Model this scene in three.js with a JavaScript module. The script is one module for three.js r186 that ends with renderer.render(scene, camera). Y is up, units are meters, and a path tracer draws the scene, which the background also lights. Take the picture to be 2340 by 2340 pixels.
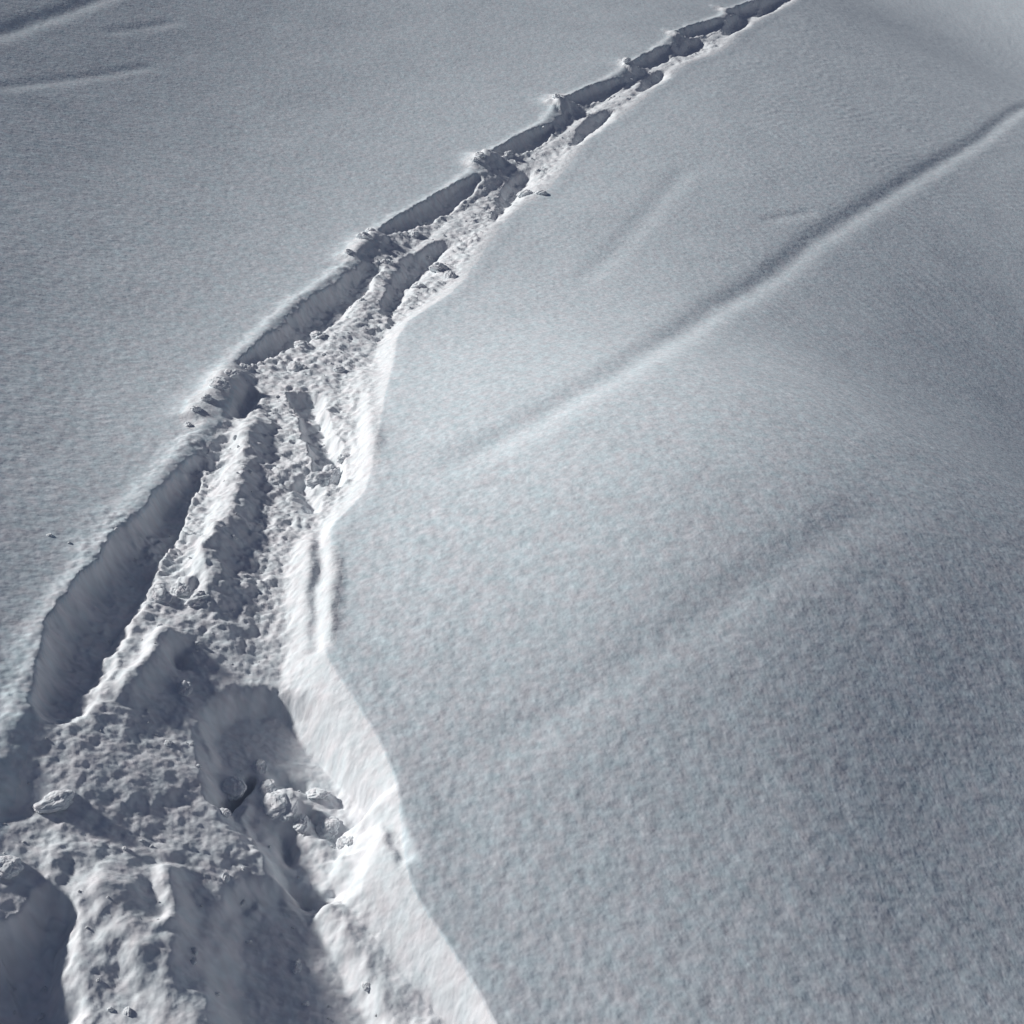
import * as THREE from 'three';

// ---------- camera, sky, sun, exposure ----------
const scene = new THREE.Scene();
const camera = new THREE.PerspectiveCamera(50, 1, 0.05, 1500);
camera.position.set(0, 1.5, 0);
camera.rotation.set(-32 * Math.PI / 180, 0, 0);
const renderer = new THREE.WebGLRenderer({ antialias: true });
renderer.setSize(1024, 1024);
renderer.toneMapping = THREE.LinearToneMapping;
renderer.toneMappingExposure = 1;
renderer.shadowMap.enabled = true;
{ // plain pale winter sky: a little deeper overhead, paler at the horizon
  const w = 64, h = 32, d = new Float32Array(w * h * 4);
  for (let j = 0; j < h; j++) for (let i = 0; i < w; i++) {
    const e = Math.max(0, (j + 0.5) / h * 2 - 1), k = Math.pow(1 - e, 3), o = (j * w + i) * 4;
    d[o] = 0.052 + 0.03 * k; d[o + 1] = 0.066 + 0.03 * k; d[o + 2] = 0.108 + 0.028 * k; d[o + 3] = 1;
  }
  const sky = new THREE.DataTexture(d, w, h, THREE.RGBAFormat, THREE.FloatType);
  sky.mapping = THREE.EquirectangularReflectionMapping; sky.magFilter = THREE.LinearFilter; sky.needsUpdate = true;
  scene.background = sky; scene.environment = sky;
}
const EL = 30 * Math.PI / 180, AX = -0.9292, AZ = -0.3697;
const sun = new THREE.DirectionalLight(new THREE.Color().setRGB(1, 0.98, 0.945), 4.1);
sun.position.set(AX * Math.cos(EL) * 40, Math.sin(EL) * 40, AZ * Math.cos(EL) * 40 - 4);
sun.target.position.set(0, 0, -4);
sun.castShadow = true; sun.shadow.radius = 8; sun.shadow.mapSize.set(4096, 4096);
Object.assign(sun.shadow.camera, { left: -14, right: 14, top: 14, bottom: -14, near: 1, far: 90 });
scene.add(sun, sun.target);

// ---------- noise ----------
let seed = 20240117;
const rnd = () => { seed = (seed + 0x6D2B79F5) | 0; let t = Math.imul(seed ^ (seed >>> 15), 1 | seed); t = (t + Math.imul(t ^ (t >>> 7), 61 | t)) ^ t; return ((t ^ (t >>> 14)) >>> 0) / 4294967296; };
const PERM = new Uint16Array(1024); { const p = [...Array(512).keys()]; for (let i = 511; i > 0; i--) { const j = Math.floor(rnd() * (i + 1)); [p[i], p[j]] = [p[j], p[i]]; } for (let i = 0; i < 1024; i++) PERM[i] = p[i & 511]; }
const GX = new Float32Array(512), GY = new Float32Array(512), R1 = new Float32Array(512);
for (let i = 0; i < 512; i++) { const a = i / 512 * Math.PI * 2; GX[i] = Math.cos(a); GY[i] = Math.sin(a); R1[i] = rnd(); }
const hash = (i, j) => PERM[(PERM[i & 511] + j) & 511];
function perlin(x, y) {
  const i = Math.floor(x), j = Math.floor(y), u = x - i, v = y - j;
  const a = hash(i, j), b = hash(i + 1, j), c = hash(i, j + 1), d = hash(i + 1, j + 1);
  const s = u * u * u * (u * (u * 6 - 15) + 10), t = v * v * v * (v * (v * 6 - 15) + 10);
  const n0 = GX[a] * u + GY[a] * v, n1 = GX[b] * (u - 1) + GY[b] * v, n2 = GX[c] * u + GY[c] * (v - 1), n3 = GX[d] * (u - 1) + GY[d] * (v - 1);
  return 1.5 * (n0 + (n1 - n0) * s + (n2 + (n3 - n2) * s - n0 - (n1 - n0) * s) * t);
}
function lumps(x, y) { // rounded lumps of many sizes packed against one another, 0..1
  const i0 = Math.floor(x), j0 = Math.floor(y); let best = 0;
  for (let j = j0 - 1; j <= j0 + 1; j++) for (let i = i0 - 1; i <= i0 + 1; i++) {
    const h = hash(i, j), dx = x - i - R1[h], dy = y - j - R1[(h + 171) & 511], r = 0.35 + 0.6 * R1[(h + 333) & 511];
    const q = 1 - (dx * dx + dy * dy) / (r * r);
    if (q > 0) { const v = Math.sqrt(q) * r; if (v > best) best = v; }
  }
  return best;
}
const sm = (a, b, x) => { const t = Math.min(1, Math.max(0, (x - a) / (b - a))); return t * t * (3 - 2 * t); };
const lerp = (a, b, t) => a + (b - a) * t;

// ---------- the shape of the snow, in metres (x, z [, radius]) ----------
const SHADE_SWELLS = [0.558, -0.515, 0.37, -0.748, 0.568, -0.774, 0.609, 0.187, 0.517, -0.241, 0.001, 0.305, -0.84, 0.683, -0.148, -0.717, 0.992, -1.129, 0.778, 0.807, -0.507, 0.005, -0.166, 0.252, 0.046, 0.029, 2.095, -2.721];
const SHADE_SWELL = []; // broad swells of the hillside, shaped to darken the view towards its edges
{ let k = 0; for (const [z, sp] of [[-1.2, 0.8], [-2, 1], [-3.4, 1.5], [-5.5, 2.2], [-9, 3.2], [-14, 4.5]]) { const w = -z * 0.46 + sp; for (let x = -w; x <= w + 1e-6; x += sp) SHADE_SWELL.push([x, z, 0.5 / (sp * 1.1) ** 2, SHADE_SWELLS[k++]]); } }
const LEFT_LIP = [[-0.816,-0.903],[-0.793,-1.067],[-0.821,-1.195],[-0.853,-1.353],[-0.843,-1.433],[-0.89,-1.667],[-0.9,-1.848],[-0.877,-2.13],[-0.865,-2.443],[-0.825,-2.671],[-0.829,-2.912],[-0.874,-3.191],[-0.781,-3.772],[-0.589,-4.457],[-0.583,-4.728],[-0.18,-5.699],[-0.117,-6.013],[0.229,-6.632],[0.313,-7.07],[0.714,-7.665],[0.812,-7.989],[1.147,-8.603],[1.235,-9.02],[1.725,-9.838],[1.826,-10.139],[2.274,-11.107],[2.685,-12.121]] ;
const RIGHT_LIP = [[-0.013,-1.024],[-0.119,-1.172],[-0.203,-1.294],[-0.189,-1.416],[-0.269,-1.587],[-0.337,-1.693],[-0.39,-1.764],[-0.472,-2.189],[-0.409,-2.269],[-0.364,-2.39],[-0.381,-3.111],[-0.398,-3.525],[-0.383,-3.712],[-0.22,-4.113],[-0.028,-5.158],[0.231,-5.737],[0.422,-6.455],[0.779,-7.203],[1.244,-8.337],[1.601,-8.896],[1.88,-9.691],[2.728,-11.674],[3.193,-13.114]] ;
const BANK_FOOT = [[-0.051,-1.014],[-0.099,-1.061],[-0.156,-1.112],[-0.241,-1.204],[-0.302,-1.269],[-0.327,-1.319],[-0.317,-1.427],[-0.272,-1.456],[-0.384,-1.591],[-0.518,-1.74]] ;
const PRINTS = [
  {depth: 0.090, at: [[-0.711,-0.84,0.13],[-0.713,-0.961,0.12],[-0.697,-1.114,0.05]]},
  {depth: 0.066, at: [[-0.82,-1.528,0.06],[-0.832,-1.704,0.085],[-0.825,-1.904,0.095],[-0.81,-2.133,0.085],[-0.8,-2.526,0.05]]},
  {depth: 0.055, at: [[-0.844,-3.211,0.035],[-0.759,-3.429,0.083],[-0.667,-3.736,0.115],[-0.587,-4.046,0.104],[-0.532,-4.379,0.052]]},
  {depth: 0.062, at: [[-0.56,-4.737,0.033],[-0.461,-4.905,0.079],[-0.347,-5.145,0.11],[-0.242,-5.385,0.099],[-0.153,-5.65,0.05]]},
  {depth: 0.062, at: [[-0.097,-6.011,0.033],[-0.007,-6.113,0.079],[0.096,-6.262,0.11],[0.184,-6.416,0.099],[0.258,-6.595,0.05]]},
  {depth: 0.066, at: [[0.341,-7.071,0.033],[0.441,-7.17,0.079],[0.557,-7.317,0.11],[0.658,-7.472,0.099],[0.745,-7.651,0.05]]},
  {depth: 0.066, at: [[0.84,-7.992,0.033],[0.928,-8.097,0.079],[1.027,-8.252,0.11],[1.111,-8.413,0.099],[1.179,-8.596,0.05]]},
  {depth: 0.066, at: [[1.266,-9.026,0.033],[1.381,-9.169,0.079],[1.519,-9.377,0.11],[1.642,-9.593,0.099],[1.75,-9.833,0.05]]},
  {depth: 0.066, at: [[1.857,-10.151,0.033],[1.967,-10.328,0.079],[2.097,-10.581,0.11],[2.213,-10.84,0.099],[2.31,-11.123,0.05]]},
  {depth: 0.040, at: [[-0.229,-0.72,0.152],[-0.319,-1.023,0.132],[-0.389,-1.183,0.102]]},
  {depth: 0.045, at: [[-0.34,-1.37,0.12],[-0.444,-1.501,0.14],[-0.494,-1.601,0.13]]},
  {depth: 0.070, at: [[-0.454,-2.493,0.075],[-0.514,-2.719,0.085],[-0.622,-3.065,0.085]]},
  {depth: 0.050, at: [[-0.455,-3.852,0.035],[-0.428,-4.234,0.065],[-0.373,-4.517,0.09],[-0.296,-4.75,0.055]]},
  {depth: 0.046, at: [[-0.077,-5.111,0.03],[-0.011,-5.465,0.065],[0.052,-5.752,0.08],[0.095,-5.885,0.045]]},
  {depth: 0.046, at: [[0.358,-6.388,0.03],[0.448,-6.655,0.065],[0.543,-6.9,0.08],[0.601,-7.037,0.045]]},
  {depth: 0.046, at: [[0.857,-7.586,0.03],[0.931,-7.765,0.065],[0.998,-7.924,0.08],[1.047,-8.032,0.045]]},
  {depth: 0.046, at: [[1.25,-8.597,0.03],[1.336,-8.803,0.065],[1.425,-9.007,0.08],[1.473,-9.116,0.045]]},
  {depth: 0.046, at: [[1.726,-9.548,0.03],[1.826,-9.783,0.065],[1.928,-10.017,0.08],[1.991,-10.167,0.045]]},
  {depth: 0.046, at: [[2.178,-10.574,0.03],[2.303,-10.899,0.065],[2.44,-11.265,0.08],[2.541,-11.563,0.045]]},
];
const RIDGES = [
  {w: 0.045, h: 0.040, at: [[-0.759,-2.901],[-0.716,-2.593],[-0.691,-2.294],[-0.686,-2.114],[-0.644,-1.878]]},
  {w: 0.030, h: 0.030, at: [[-0.707,-1.844],[-0.715,-1.719],[-0.742,-1.563]]},
  {w: 0.060, h: 0.042, at: [[-0.689,-1.215],[-0.596,-1.113],[-0.53,-1.075],[-0.49,-0.993],[-0.457,-0.895]]},
  {w: 0.022, h: 0.025, at: [[-0.577,-1.253],[-0.547,-1.176],[-0.518,-1.105]]},
  {w: 0.010, h: 0.014, at: [[-0.612,-1.595],[-0.59,-1.548],[-0.564,-1.513]]},
  {w: 0.009, h: 0.014, at: [[-0.487,-1.459],[-0.491,-1.406],[-0.462,-1.353],[-0.432,-1.31]]},
  {w: 0.030, h: 0.020, at: [[-0.302,-1.369],[-0.314,-1.286]]},
  {w: 0.024, h: 0.008, at: [[-0.5,-2.226],[-0.437,-1.872]]},
  {w: 0.016, h: 0.006, at: [[-0.423,-2.138],[-0.377,-1.809]]},
  {w: 0.014, h: 0.012, at: [[-0.72,-2.225],[-0.692,-2.079]]},
  {w: 0.010, h: 0.008, at: [[-0.625,-2.88],[-0.549,-2.94],[-0.462,-2.82],[-0.429,-2.597]]},
  {w: 0.030, h: 0.015, at: [[-0.482,-3.315],[-0.376,-2.53]]},
  {w: 0.020, h: 0.015, at: [[-0.752,-1.987],[-0.704,-1.98]]},
  {w: 0.050, h: 0.022, at: [[-0.896,-2.732],[-0.893,-2.902],[-0.875,-3.133]]},
  {w: 0.050, h: 0.020, at: [[-0.674,-4.328],[-0.631,-4.619]]},
  {w: 0.060, h: 0.020, at: [[-0.211,-5.799],[-0.145,-5.996]]},
  {w: 0.070, h: 0.020, at: [[0.239,-6.954],[0.31,-7.131]]},
  {w: 0.055, h: 0.024, at: [[-0.634,-4.644],[-0.531,-4.636]]},
  {w: 0.070, h: 0.024, at: [[-0.164,-5.957],[-0.06,-5.967]]},
  {w: 0.080, h: 0.025, at: [[0.261,-6.955],[0.363,-6.973]]},
  {w: 0.090, h: 0.025, at: [[0.767,-7.947],[0.858,-7.981]]},
  {w: 0.100, h: 0.022, at: [[1.215,-8.959],[1.305,-9.02]]},
  {w: 0.120, h: 0.020, at: [[1.809,-10.18],[1.912,-10.294]]},
  {w: 0.009, h: 0.012, at: [[-0.869,-2.139],[-0.82,-2.201],[-0.73,-2.161],[-0.686,-2.026]]},
  {w: 0.070, h: 0.018, at: [[-0.62,-3.305],[-0.544,-3.844],[-0.49,-4.318],[-0.286,-5.021],[-0.112,-5.685],[0.256,-6.477],[0.758,-7.527],[1.226,-8.638],[1.891,-10.138],[2.381,-11.377]]},
];
const GROOVES = [
  {w: 0.018, h: 0.014, at: [[-0.468,-2.261],[-0.436,-2.017],[-0.44,-1.997],[-0.409,-1.807]]},
  {w: 0.012, h: 0.045, at: [[-0.536,-1.412],[-0.52,-1.457],[-0.498,-1.516]]},
  {w: 0.015, h: 0.022, at: [[-0.397,-1.294],[-0.344,-1.269]]},
  {w: 0.014, h: 0.012, at: [[-0.266,-1.407],[-0.228,-1.396],[-0.204,-1.363],[-0.185,-1.31]]},
  {w: 0.022, h: 0.040, at: [[-0.679,-1.763],[-0.672,-1.745]]},
  {w: 0.018, h: 0.035, at: [[-0.424,-1.408],[-0.414,-1.378]]},
  {w: 0.014, h: 0.020, at: [[-0.392,-1.471],[-0.341,-1.417]]},
  {w: 0.012, h: 0.012, at: [[-0.482,-1.186],[-0.447,-1.248],[-0.372,-1.278]]},
  {w: 0.015, h: 0.025, at: [[-0.739,-3.498],[-0.715,-3.515]]},
  {w: 0.009, h: 0.020, at: [[-0.527,-2.691],[-0.478,-2.659]]},
  {w: 0.022, h: 0.030, at: [[-0.548,-2.498],[-0.514,-2.374]]},
  {w: 0.020, h: 0.030, at: [[-0.791,-2.856],[-0.796,-3.052]]},
  {w: 0.022, h: 0.014, at: [[-0.829,-1.27],[-0.825,-1.306]]},
  {w: 0.012, h: 0.020, at: [[-0.452,-1.533],[-0.406,-1.53]]},
];
const TRACKS = [
  {w: 0.062, h: 0.013, at: [[-0.225,-2.422],[-0.093,-2.552],[0.065,-2.718],[0.297,-3.057],[0.85,-4.339],[1.603,-5.671],[2.784,-7.453],[3.607,-8.691],[6.227,-13.184]]},
  {w: 0.050, h: 0.004, at: [[-0.165,-1.494],[0.046,-1.6],[0.26,-1.791],[0.41,-1.912],[0.667,-2.139],[0.998,-2.474]]},
  {w: 0.060, h: 0.005, at: [[0.246,-4.277],[0.536,-5.081],[1.007,-6.343]]},
  {w: 0.040, h: 0.009, at: [[-2.482,-5.384],[-2.404,-5.962],[-2.276,-6.662],[-2.198,-7.004]]},
  {w: 0.030, h: 0.004, at: [[-2.295,-4.871],[-2.103,-5.442],[-1.842,-6.095]]},
  {w: 0.030, h: 0.004, at: [[-2.148,-6.187],[-1.89,-6.786]]},
  {w: 0.040, h: 0.004, at: [[1.29,-5.69],[1.695,-6.076]]},
];
const big = [[-0.527,-1.482,0.022],[-0.439,-1.467,0.035],[-0.47,-1.501,0.02],[-0.396,-1.437,0.022],[-0.347,-1.443,0.025],[-0.314,-1.4,0.015],[-0.77,-1.309,0.03],[-0.793,-1.162,0.025],[-0.52,-1.392,0.012],[-0.359,-1.146,0.012],[-0.378,-1.514,0.02],[-0.493,-1.55,0.015],[-0.299,-1.395,0.01],[-0.768,-1.926,0.025],[-0.732,-1.958,0.02],[-0.686,-1.931,0.025],[-0.653,-1.661,0.015]] ;
const lip = [[-0.868,-2.967,0.03],[-0.86,-3.073,0.025],[-0.883,-2.864,0.02],[-0.893,-2.784,0.015],[-0.855,-3.203,0.02],[-0.897,-2.71,0.012],[-0.628,-4.592,0.03],[-0.669,-4.379,0.02],[-0.614,-4.678,0.02],[-0.171,-5.903,0.03],[-0.198,-5.838,0.02],[0.272,-7.003,0.03],[0.775,-7.952,0.03]] ;
const mid = [[-0.676,-3.566,0.03],[-0.699,-3.268,0.03],[-0.564,-3.286,0.02],[-0.496,-2.583,0.035],[-0.461,-2.644,0.02],[-0.513,-2.509,0.03],[-0.717,-3.479,0.025],[-0.303,-4.449,0.04],[-0.373,-4.197,0.03],[-0.253,-4.33,0.03],[-0.443,-4.84,0.03],[0.065,-5.571,0.04],[0.145,-5.562,0.03],[-0.017,-6.081,0.03],[-0.52,-4.407,0.03]] ;
for (const L of [LEFT_LIP, RIGHT_LIP]) { const a = L[0]; L.unshift([a[0] + (L === RIGHT_LIP ? 0.35 : 0.05), 0.4]); const b = L[L.length - 1]; L.push([b[0] + 1.6, b[1] - 4], [b[0] + 3, b[1] - 12]); }
const along = (L) => (z) => { let i = 0; while (i < L.length - 2 && z < L[i + 1][1]) i++; const a = L[i], b = L[i + 1], t = Math.min(1, Math.max(0, (z - a[1]) / (b[1] - a[1]))); return [lerp(a[0], b[0], t), (b[0] - a[0]) / (b[1] - a[1])]; };
BANK_FOOT.push([-0.55, -1.86]);
const eased = (f) => (z) => { const d = 0.06 + 0.03 * Math.abs(z); let x = 0, s = 0; for (let k = -2; k <= 2; k++) { const v = f(z + d * k / 2), w = 3 - Math.abs(k); x += w * v[0]; s += w * v[1]; } return [x / 9, s / 9]; };
const leftLip = eased(along(LEFT_LIP)), rightLip = eased(along(RIGHT_LIP)), bankFoot = along(BANK_FOOT);
function prep(f) { // bounds for a quick reject
  const m = (f.w ?? 0.1) * 5 + 0.16 + (f.pad ?? 0);
  f.x0 = Math.min(...f.at.map((p) => p[0])) - m; f.x1 = Math.max(...f.at.map((p) => p[0])) + m;
  f.z0 = Math.min(...f.at.map((p) => p[1])) - m; f.z1 = Math.max(...f.at.map((p) => p[1])) + m;
}
const OUT = { d: 0, side: 0, t: 0, lat: 0 };
function stroke(f, x, z) { // distance to a polyline (less its radius), which side of it, how far along it
  let best = 1e9; const n = f.at.length - 1;
  for (let i = 0; i < n; i++) {
    const a = f.at[i], b = f.at[i + 1], bx = b[0] - a[0], bz = b[1] - a[1], px = x - a[0], pz = z - a[1];
    let t = (px * bx + pz * bz) / (bx * bx + bz * bz); t = t < 0 ? 0 : t > 1 ? 1 : t;
    const dx = px - bx * t, dz = pz - bz * t, r = a.length > 2 ? a[2] + (b[2] - a[2]) * t : 0, d = Math.sqrt(dx * dx + dz * dz) - r;
    if (d < best) { const c = bx * pz - bz * px; best = d; OUT.side = c > 0 ? 1 : -1; OUT.lat = c / Math.hypot(bx, bz) / (r || 1); OUT.t = (i + t) / n; }
  }
  OUT.d = best; return OUT;
}
for (const f of [...PRINTS, ...RIDGES, ...GROOVES]) prep(f);
for (const f of TRACKS) { f.pad = 0.2; prep(f); }
const LAND = (x, z) => {
  let h = 0;
  for (const [cx, cz, k, a] of SHADE_SWELL) { const e = ((x - cx) ** 2 + (z - cz) ** 2) * k; if (e < 14) h += a * Math.exp(-e); }
  if (z < -17) h += 0.10 * (-17 - z) * sm(0, 10, -17 - z);
  return h;
};
const REG = { id: '', k: 0 };
function height(x, z, full = true) { // writes the piece this spot belongs to into REG
  let h = LAND(x, z), rubble = 0, smooth = 0;
  REG.id = 'field'; REG.k = 0;
  const w1 = perlin(x * 9, z * 9), w2 = perlin(x * 31 + 7, z * 31), w3 = perlin(x * 3.1, z * 3.1 + 40), w4 = perlin(x * 80, z * 80 + 9);
  // untouched snow: long soft swells and wind ripples
  h += 0.004 * perlin(x * 1.3 + 3, z * 1.3) + 0.0022 * w3;
  const al = (x + z) * 0.7071, ac = (x - z) * 0.7071 + 0.012 * perlin(x * 6, z * 6 + 80);
  const rip = sm(-0.35, 0.7, x + 0.15 * z) * (0.55 + 0.6 * w3);
  h += rip * (0.0021 * perlin(ac * 26, al * 4.5) + 0.0010 * perlin(ac * 55, al * 9 + 31)) + 0.0007 * perlin(x * 38 + 11, z * 38) + 0.00045 * w4;
  for (let k = 0; k < TRACKS.length; k++) {
    const f = TRACKS[k]; if (x < f.x0 || x > f.x1 || z < f.z0 || z > f.z1) continue;
    const { d, side, t } = stroke(f, x, z), s = d * side, w = f.w;
    if (d > w * 5) continue;
    const fade = sm(-0.02, 0.18, t) * sm(0, 0.08, 1 - t) * (0.9 + 0.12 * w1);
    h += f.h * fade * (-Math.exp(-s * s / (w * w)) + 0.09 * Math.exp(-((s - 1.9 * w) ** 2) / (1.6 * w * w)));
    if (d < w * 1.5) { REG.id = 'track'; REG.k = k; }
  }
  const [xl, sl] = leftLip(z), [xr, sr] = rightLip(z);
  if (x > xl - 0.4 && x < xr + 0.4 && z > -24) {
    const dl = (x - xl) / Math.hypot(1, sl) + 0.010 * w1 + 0.005 * w2 + 0.003 * w4, dr = (xr - x) / Math.hypot(1, sr) + 0.005 * w1;
    const near = sm(-2.1, -1.6, z), gone = sm(-23, -19, z);
    const px = x + 0.012 * perlin(x * 7 + 50, z * 7) + 0.006 * perlin(x * 22, z * 22 + 50), pz = z + 0.012 * perlin(x * 7, z * 7 + 90) + 0.006 * perlin(x * 22 + 90, z * 22);
    const by = sm(-1.86, -1.66, z);
    const DR = lerp(lerp(0.032, 0.034, sm(-4.8, -3, z)), 0.072, near), DL = lerp(lerp(-0.004, 0.024, sm(-4.8, -2.6, z)), 0.0, near), fr = dl / (Math.max(0, dl) + Math.max(0, dr) + 1e-4), D = lerp(lerp(DL, DR, Math.min(1, Math.max(0, (fr - 0.15) / 0.66))), 0.046 * Math.max(0, Math.min(fr / 0.33, (1 - fr) / 0.67)), sm(-3.6, -4.8, z)) * gone;
    const wr = lerp(0.075, Math.max(0.04, (xr - bankFoot(z)[0]) / Math.hypot(1, sr)), by);
    const inL = sm(-0.006, 0.06, dl), lin = Math.min(1, Math.max(0, dr / wr)), inR = lerp(lin, sm(0, 1, lin), 0.3);
    let cut = D * inL * inR, wall = 0;
    rubble = sm(-0.01, 0.03, dl) * sm(wr * 0.55, wr * 1.05, dr);
    smooth = Math.max(0, 1 - Math.abs(dr - wr * 0.45) / (wr * 0.6));
    const spill = sm(-0.13, 0.0, dl) * (dl < 0.02 ? 1 : 0) * sm(-0.15, 0.45, w3 + 0.7 * perlin(x * 1.9 + 17, z * 1.9));
    if (dl > 0.004 && dr > 0.004) { REG.id = dr < wr && dl > wr ? 'bank' : 'path'; REG.k = z > -1.39 ? 0 : z > -1.83 ? 1 : z > -2.5 ? 2 : z > -3.7 ? 3 : 4; }
    for (let k = 0; k < PRINTS.length; k++) {
      const f = PRINTS[k]; if (x < f.x0 || x > f.x1 || z < f.z0 || z > f.z1) continue;
      const o = stroke(f, px, pz), wide = k === 9 || k === 10, q = sm(-0.9, 0.9, o.lat), calm = wide ? 1 - 0.7 * q : 1;
      const sd = o.d + calm * (0.008 * w1 + 0.004 * w2 + 0.002 * w4); if (sd > 0.03) continue;
      const soft = lerp(wide ? 0.05 : 0.052, wide ? 0.05 : k < 9 ? 0.19 : 0.13, q), e = Math.min(1, Math.max(0, (0.006 - sd) / soft)), c = f.depth * gone * lerp(e * e * (3 - 2 * e), e, wide ? 0 : 0.7 * q);
      if (wide) cut += c * lin; else if (k > 11) cut += c; else if (c > cut) { cut = lerp(cut, c, sm(0, 0.015, c - cut)); }
      if (!wide) wall = Math.max(wall, 4 * e * (1 - e) * (1 - 0.6 * q));
      rubble = Math.min(rubble, lerp(1, k === 1 ? 1.3 : k === 9 ? 0.4 : k === 10 ? lerp(1.2, 0.1, sm(0.25, 0.7, o.t)) : 0.9, sm(0.0, -0.03, sd)));
      if (sd < -0.004) { REG.id = 'print'; REG.k = k; }
    }
    h -= cut;
    for (let k = 0; k < RIDGES.length; k++) {
      const f = RIDGES[k]; if (x < f.x0 || x > f.x1 || z < f.z0 || z > f.z1) continue;
      const { d, t } = stroke(f, px, pz), dd = d + f.w * 0.12 * w2, e = dd / f.w; if (e > 3) continue;
      const a = Math.exp(-e * e) * (0.25 + 0.75 * sm(0, 0.15, t) * sm(0, 0.15, 1 - t)) * (1 + 0.3 * w1);
      h += f.h * a; rubble *= 1 - 0.85 * a;
      if (e < 0.9) { REG.id = 'ridge'; REG.k = k; }
    }
    for (let k = 0; k < GROOVES.length; k++) {
      const f = GROOVES[k]; if (x < f.x0 || x > f.x1 || z < f.z0 || z > f.z1) continue;
      const e = (k ? stroke(f, px, pz).d + f.w * 0.4 * w2 : stroke(f, x + 0.3 * (px - x), z).d + f.w * 0.12 * w2) / f.w; if (e > 3) continue;
      h -= f.h * Math.exp(k === 1 ? -e * e * e * e : -e * e);
      if (k === 0 && e < 1.3) REG.id = 'groove';
    }
    // berm pushed up along the lips
    h += gone * (0.010 * Math.exp(-(((dl + 0.025) / 0.03) ** 2)) + 0.0015 * Math.exp(-(((dr + 0.03) / 0.035) ** 2)));
    rubble = Math.max(rubble, 0.55 * spill) * gone;
    if (rubble > 0.01) {
      const r = rubble * (0.7 + 0.5 * w3 + 0.3 * w1) * lerp(1.15, 0.8, near), wx = x + 0.006 * w2, wz = z + 0.006 * w4;
      const chunky = 0.009 * perlin(wx * 14, wz * 14) + 0.006 * (lumps(wx * 15, wz * 15) - 0.35) + 0.005 * perlin(wx * 34, wz * 34 + 5) + 0.003 * (lumps(wx * 52, wz * 52 + 3) - 0.35) + 0.0028 * perlin(x * 85, z * 85) + 0.0014 * perlin(x * 170, z * 170);
      const soft = near > 0 ? 0.012 * perlin(wx * 8, wz * 8 + 2) + 0.008 * perlin(wx * 19, wz * 19) + 0.0028 * perlin(wx * 45, wz * 45 + 5) + 0.0016 * perlin(x * 95, z * 95) + 0.0008 * perlin(x * 200, z * 200) + 0.004 * (lumps(wx * 24, wz * 24) - 0.3) * sm(0, 0.4, perlin(x * 4, z * 4 + 20)) : 0;
      h += r * lerp(chunky, soft, near);
    }
    h += lerp(1, 0.45, near) * (0.0035 * perlin(px * 42, pz * 42 + 8) + 0.0022 * perlin(px * 88 + 4, pz * 88)) * inL * (0.12 + 0.88 * inR) + wall * (0.006 * perlin(px * 40 + 30, pz * 40) + 0.004 * perlin(px * 85, pz * 85 + 30));
  }
  return h;
}

// ---------- materials ----------
function grain(n, px, octaves, seedShift) { // tileable snow grain: heights of crystals and crumbs
  const out = new Float32Array(n * n);
  for (const [cells, amp] of octaves) {
    const g = new Float32Array(cells * cells); for (let i = 0; i < g.length; i++) g[i] = rnd() - 0.5;
    for (let j = 0; j < n; j++) {
      const y = j / n * cells, j0 = Math.floor(y), fy = y - j0, ty = fy * fy * (3 - 2 * fy), ja = j0 % cells * cells, jb = (j0 + 1) % cells * cells;
      for (let i = 0; i < n; i++) {
        const x = i / n * cells, i0 = Math.floor(x), fx = x - i0, tx = fx * fx * (3 - 2 * fx), ia = i0 % cells, ib = (i0 + 1) % cells;
        const a = g[ja + ia], b = g[ja + ib], c = g[jb + ia], d = g[jb + ib];
        out[j * n + i] += amp * (a + (b - a) * tx + (c + (d - c) * tx - a - (b - a) * tx) * ty);
      }
    }
  }
  return out;
}
const TILE = 3.3;
const GN = 2048, gr = grain(GN, 1, [[31, 0.12], [67, 0.15], [131, 0.18], [283, 0.20], [577, 0.12], [1024, 0.07]]);
function tex(fill, n, color) {
  const d = new Uint8Array(n * n * 4);
  for (let i = 0; i < n * n; i++) { const [r, g, b] = fill(i); d[i * 4] = r; d[i * 4 + 1] = g; d[i * 4 + 2] = b; d[i * 4 + 3] = 255; }
  const t = new THREE.DataTexture(d, n, n); t.wrapS = t.wrapT = THREE.RepeatWrapping; t.magFilter = THREE.LinearFilter; t.minFilter = THREE.LinearMipmapLinearFilter; t.generateMipmaps = true;
  if (color) t.colorSpace = THREE.SRGBColorSpace; t.needsUpdate = true; return t;
}
const bump = tex((i) => { const v = Math.max(0, Math.min(255, 128 + gr[i] * 260)); return [v, v, v]; }, GN);
const cg = grain(1024, 1, [[512, 1], [230, 0.8], [97, 0.5]]), cp = grain(1024, 1, [[330, 1], [120, 0.8]]);
const speck = tex((i) => { const v = cg[i] * 17, c = cp[i] * 7; return [217 + v + c, 225 + v - c * 0.4, 230 + v - c * 0.5].map((q) => Math.max(0, Math.min(255, q))); }, 1024, true);
const snow = new THREE.MeshStandardMaterial({ map: speck, bumpMap: bump, bumpScale: 0.0029, roughness: 0.95, metalness: 0 });
const litSpeck = tex((i) => { const v = cg[i] * 13, c = cp[i] * 5; return [228 + v + c, 231 + v - c * 0.4, 234 + v - c * 0.5].map((q) => Math.max(0, Math.min(255, q))); }, 1024, true);
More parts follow.
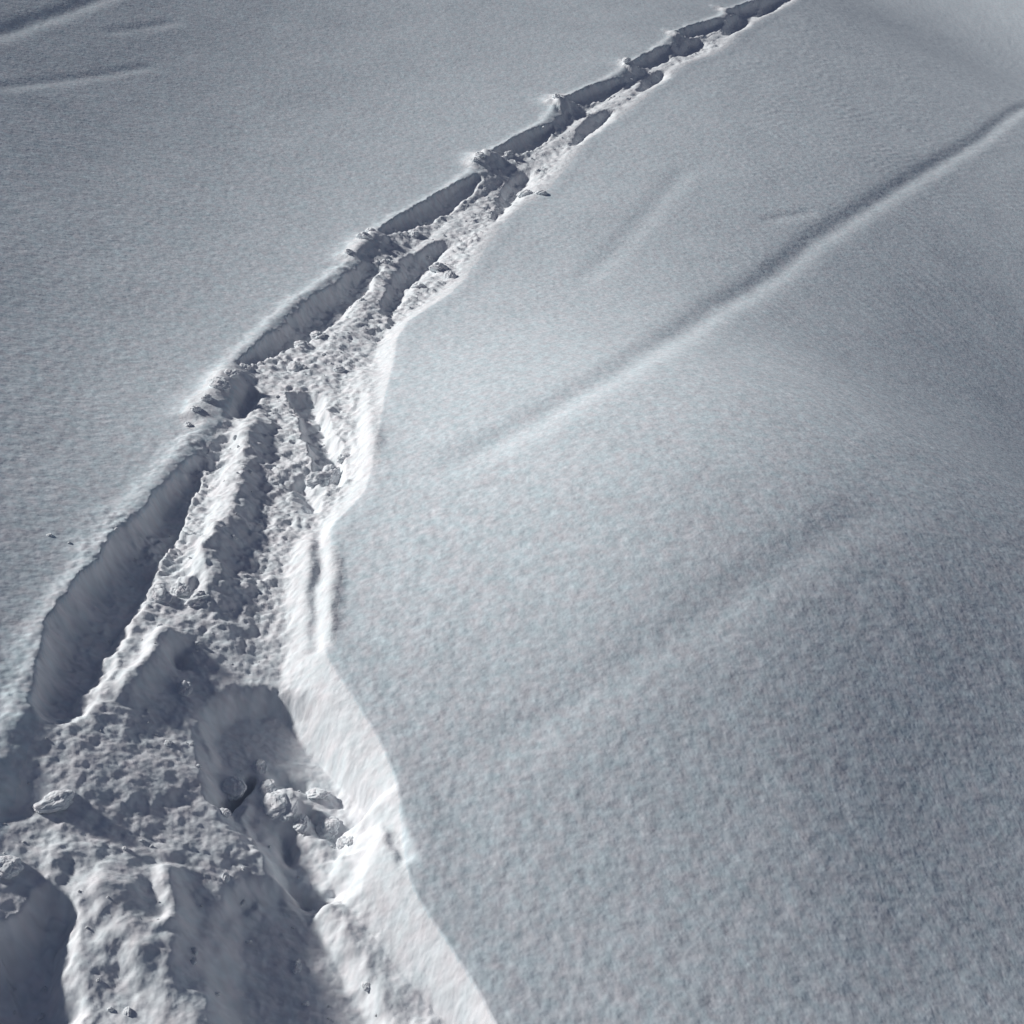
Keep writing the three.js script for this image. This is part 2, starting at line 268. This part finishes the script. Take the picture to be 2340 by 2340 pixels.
// lighter copy of the field snow: sunlit brightness put into the trail colour
const litSnow = new THREE.MeshStandardMaterial({ map: litSpeck, bumpMap: bump, bumpScale: 0.0045, roughness: 0.95, metalness: 0 });

// ---------- the snow as one lattice, cut into its pieces ----------
const zs = []; { let z = 14; while (z > -0.86) { zs.push(z); z -= Math.max(0.012, (z + 0.9) * 0.12); } while (z > -420) { zs.push(z); z -= Math.max(0.0032, z > -22 ? 0.00068 * (z * z + 2.25) : 0.00068 * 486 + (-22 - z) * 0.12); } }
const HALF = 145, NL = 330, NR = 470, NC = 2 * HALF + 1 + NL + NR, NZ = zs.length;
const cols = []; for (let k = -HALF - NL; k <= HALF + NR; k++) cols.push(k < -HALF ? -HALF - (1.016 ** (-HALF - k) - 1) / 0.016 : k > HALF ? HALF + (1.0105 ** (k - HALF) - 1) / 0.0105 : k);
const P = new Float32Array(NZ * NC * 3), N = new Float32Array(NZ * NC * 3), ID = new Array(NZ * NC);
const keyOf = new Map(), keys = [];
for (let j = 0; j < NZ; j++) {
  const z = zs[j], xc = 0.5 * (leftLip(z)[0] + rightLip(z)[0]), st = 0.0031 * Math.max(1, Math.sqrt(Math.min(z * z, 900) + 2.25) / 1.95);
  for (let i = 0; i < NC; i++) {
    const x = xc + cols[i] * st, o = j * NC + i;
    P[o * 3] = x; P[o * 3 + 1] = height(x, z); P[o * 3 + 2] = z;
    const key = REG.id === 'field' || REG.id === 'path' || REG.id === 'groove' ? REG.id : REG.id + REG.k;
    if (!keyOf.has(key)) { keyOf.set(key, keys.length); keys.push(key); }
    ID[o] = keyOf.get(key);
  }
}
for (let j = 0; j < NZ; j++) for (let i = 0; i < NC; i++) { // smooth normals across all the pieces
  const i0 = Math.max(0, i - 1), i1 = Math.min(NC - 1, i + 1), j0 = Math.max(0, j - 1), j1 = Math.min(NZ - 1, j + 1);
  const a = (j * NC + i0) * 3, b = (j * NC + i1) * 3, c = (j0 * NC + i) * 3, d = (j1 * NC + i) * 3;
  const ux = P[b] - P[a], uy = P[b + 1] - P[a + 1], uz = P[b + 2] - P[a + 2], vx = P[d] - P[c], vy = P[d + 1] - P[c + 1], vz = P[d + 2] - P[c + 2];
  let nx = uy * vz - uz * vy, ny = uz * vx - ux * vz, nz = ux * vy - uy * vx; const s = (ny < 0 ? -1 : 1) / Math.hypot(nx, ny, nz);
  const o = (j * NC + i) * 3; N[o] = nx * s; N[o + 1] = ny * s; N[o + 2] = nz * s;
}
const tris = keys.map(() => []);
for (let j = 0; j < NZ - 1; j++) for (let i = 0; i < NC - 1; i++) {
  const a = j * NC + i, b = a + 1, c = a + NC, d = c + 1, t = tris[ID[a]];
  t.push(a, b, c, b, d, c);
}
function piece(key, name, parent) {
  const k = keyOf.get(key); if (k === undefined || tris[k].length < 60) return null;
  const src = tris[k], map = new Map(), pos = [], nor = [], uv = [], idx = new Uint32Array(src.length);
  for (let q = 0; q < src.length; q++) {
    const v = src[q]; let n = map.get(v);
    if (n === undefined) { n = map.size; map.set(v, n); const o = v * 3; pos.push(P[o], P[o + 1], P[o + 2]); nor.push(N[o], N[o + 1], N[o + 2]); uv.push(P[o] / TILE, P[o + 2] / TILE); }
    idx[q] = n;
  }
  const g = new THREE.BufferGeometry();
  g.setAttribute('position', new THREE.Float32BufferAttribute(pos, 3)); g.setAttribute('normal', new THREE.Float32BufferAttribute(nor, 3)); g.setAttribute('uv', new THREE.Float32BufferAttribute(uv, 2));
  g.setIndex(new THREE.BufferAttribute(idx, 1));
  const m = new THREE.Mesh(g, parent === scene ? snow : litSnow); m.name = numbered(name); m.castShadow = m.receiveShadow = true; parent.add(m); return m;
}
const used = new Map();
function numbered(n) { const c = used.get(n) ?? 0; used.set(n, c + 1); return c ? n + '_' + String(c).padStart(3, '0') : n; }

const field = piece('field', 'snow_field', scene);
Object.assign(field.userData, { kind: 'structure', label: 'smooth untouched snow slope on both sides of the trampled trail' });
const path = new THREE.Group(); path.name = 'snow_path'; scene.add(path);
Object.assign(path.userData, { kind: 'structure', label: 'trampled trail of deep footprints curving up through the snow' });
piece('path', 'trampled_snow', path);
const PRINT_LABEL = {
  0: 'dark nearest left foot hole at the bottom left corner', 1: 'long curved left foot trough with a dark shaded left wall', 2: 'narrow dark lens of a left foot hole where the trail bends',
  9: 'wide nearest right foot hole below a dark curved lip', 10: 'right foot hole full of broken lumps beside the bright bank', 11: 'right foot hole with a bluish shaded left side',
};
PRINTS.forEach((f, k) => { const m = piece('print' + k, 'footprint', path); if (m && PRINT_LABEL[k]) m.userData.label = PRINT_LABEL[k]; });
const BANK_LABEL = ['bright sunlit bank along the right side nearest the camera', 'bright sunlit bank above the notch in the right side'];
for (let k = 0; k < 5; k++) { const m = piece('bank' + k, 'snow_bank', path); if (m && BANK_LABEL[k]) m.userData.label = BANK_LABEL[k]; }
RIDGES.forEach((f, k) => piece('ridge' + k, 'snow_ridge', path));
{ const m = piece('groove', 'pole_groove', path); if (m) m.userData.label = 'narrow straight groove between two bright rims on the right side'; }
const TRACK_LABEL = ['long soft ski track running to the right edge of the picture', 'broad faint ski track low on the right slope', 'faint short ski track between the trail and the long ski track',
  'dark ski track crossing the top left corner', 'thin ski track below the top left corner', 'faintest short ski track beside the dark one at top left', 'short faint mark above the long ski track on the right slope'];
TRACKS.forEach((f, k) => { const m = piece('track' + k, 'ski_track', scene); if (m) Object.assign(m.userData, { kind: 'structure', label: TRACK_LABEL[k] }); });

// ---------- loose clods and crumbs ----------
function clodShape(v, detail) {
  const g = new THREE.IcosahedronGeometry(1, detail), p = g.attributes.position, q = new THREE.Vector3();
  for (let i = 0; i < p.count; i++) {
    q.fromBufferAttribute(p, i);
    const n = 0.24 * perlin(q.x * 1.3 + v * 7.1, q.y * 1.3 + q.z * 0.9 + v) + 0.13 * perlin(q.z * 2.6 + v * 3, q.x * 2.1 - q.y * 2.3) + 0.07 * (lumps(q.x * 3 + q.y * 2 + v * 5, q.z * 3 - q.y * 2) - 0.4) + 0.035 * perlin(q.x * 5.5 + q.y * 3, q.z * 5.5 - q.y * 4 + v) + 0.018 * perlin(q.x * 11 - q.y * 7 + v, q.z * 11 + q.y * 8);
    q.multiplyScalar(0.95 + n); q.y *= 0.6; p.setXYZ(i, q.x, q.y, q.z);
  }
  g.computeVertexNormals();
  const uv = g.attributes.uv; for (let i = 0; i < uv.count; i++) uv.setXY(i, uv.getX(i) * 0.045, uv.getY(i) * 0.03);
  return g;
}
const SHAPES = [0, 1, 2, 3, 4, 5].map((v) => clodShape(v, 15));
function clod(x, z, r, label, group) {
  const m = new THREE.Mesh(SHAPES[Math.floor(rnd() * 6)], litSnow); m.name = numbered('snow_clod');
  m.position.set(x, height(x, z) + r * 0.05, z); m.rotation.set((rnd() - 0.5) * 0.8, rnd() * 6.28, (rnd() - 0.5) * 0.8); m.scale.set(r * (0.8 + 0.4 * rnd()), r * (0.75 + 0.35 * rnd()), r * (0.8 + 0.4 * rnd()));
  m.castShadow = m.receiveShadow = true; m.userData = { label, category: 'snow clod' }; if (group) m.userData.group = group;
  scene.add(m); return m;
}
const BIG_LABEL = ['rounded snow clod beside the dark crack in the middle of the trail', 'largest bright snow clod in the lumpy right foot hole', 'snow clod between the dark crack and the largest bright clod', 'snow clod just right of the largest bright clod',
  'snow clod nearest the bright bank in the lumpy foot hole', 'small snow clod at the notch in the bright bank', 'pinkish bright snow clod near the left edge above the nearest dark hole', 'bright snow clod at the left edge by the dark nearest hole',
  'tiny snow clod at the lower end of the dark crack', 'tiny lone clod on the floor of the nearest right foot hole', 'snow clod at the upper rim of the lumpy foot hole', 'small clod on the flat snow above the lumpy foot hole',
  'tiny bright clod on the tip of the nearest bank', 'left of three clods in the long curved left trough', 'middle of three clods in the long curved left trough', 'right of three clods in the long curved left trough, by the bright ridge', 'small clod beside the little dark hole in the trail'];
big.forEach(([x, z, r], i) => clod(x, z, r, BIG_LABEL[i]));
const NTH = ['nearest', 'second', 'third', 'fourth', 'fifth', 'sixth', 'seventh', 'eighth', 'ninth', 'tenth', 'eleventh', 'twelfth', 'thirteenth', 'fourteenth', 'fifteenth'];
const byNear = (list) => [...list].sort((a, b) => b[1] - a[1]);
byNear(lip).forEach(([x, z, r], i) => clod(x, z, r, 'snow clod spilled onto the left lip of the trail, ' + NTH[i] + (i ? ' counting away from the camera' : ' to the camera of those'), 'clods spilled on the left lip'));
byNear(mid).forEach(([x, z, r], i) => clod(x, z, r, 'snow clod lying in the middle stretch of the trail, ' + NTH[i] + (i ? ' counting away from the camera' : ' to the camera of those'), 'clods in the middle stretch of the trail'));
{
  const g = clodShape(9, 2), spots = [], q = new THREE.Object3D();
  for (let n = 0; n < 60000 && spots.length < 260; n++) {
    const z = -0.9 - 12.5 * Math.pow(rnd(), 1.9), xl = leftLip(z)[0], xr = rightLip(z)[0], x = xl - 0.14 + rnd() * (xr - xl + 0.14);
    const c = perlin(x * 5 + 60, z * 5), inside = x > xl && x < xr - 0.13;
    if (!inside && (x > xl || rnd() > 0.12 || perlin(x * 1.9 + 17, z * 1.9) < 0.1)) continue;
    if (c + 0.5 * rnd() < 0.12) continue;
    spots.push([x, z, (0.0025 + 0.007 * Math.pow(rnd(), 3)) * Math.max(1, Math.min(1.4, -z / 3))]);
  }
  const im = new THREE.InstancedMesh(g, litSnow, spots.length);
  spots.forEach(([x, z, r], i) => { q.position.set(x, height(x, z) - r * 0.15, z); q.rotation.set(rnd() * 6, rnd() * 6, rnd() * 6); q.scale.setScalar(r); q.updateMatrix(); im.setMatrixAt(i, q.matrix); });
  im.name = 'snow_crumbs'; im.castShadow = im.receiveShadow = true; im.userData = { kind: 'stuff', label: 'loose crumbs of snow scattered over the trampled trail', category: 'snow crumbs' };
  scene.add(im);
}

renderer.render(scene, camera);
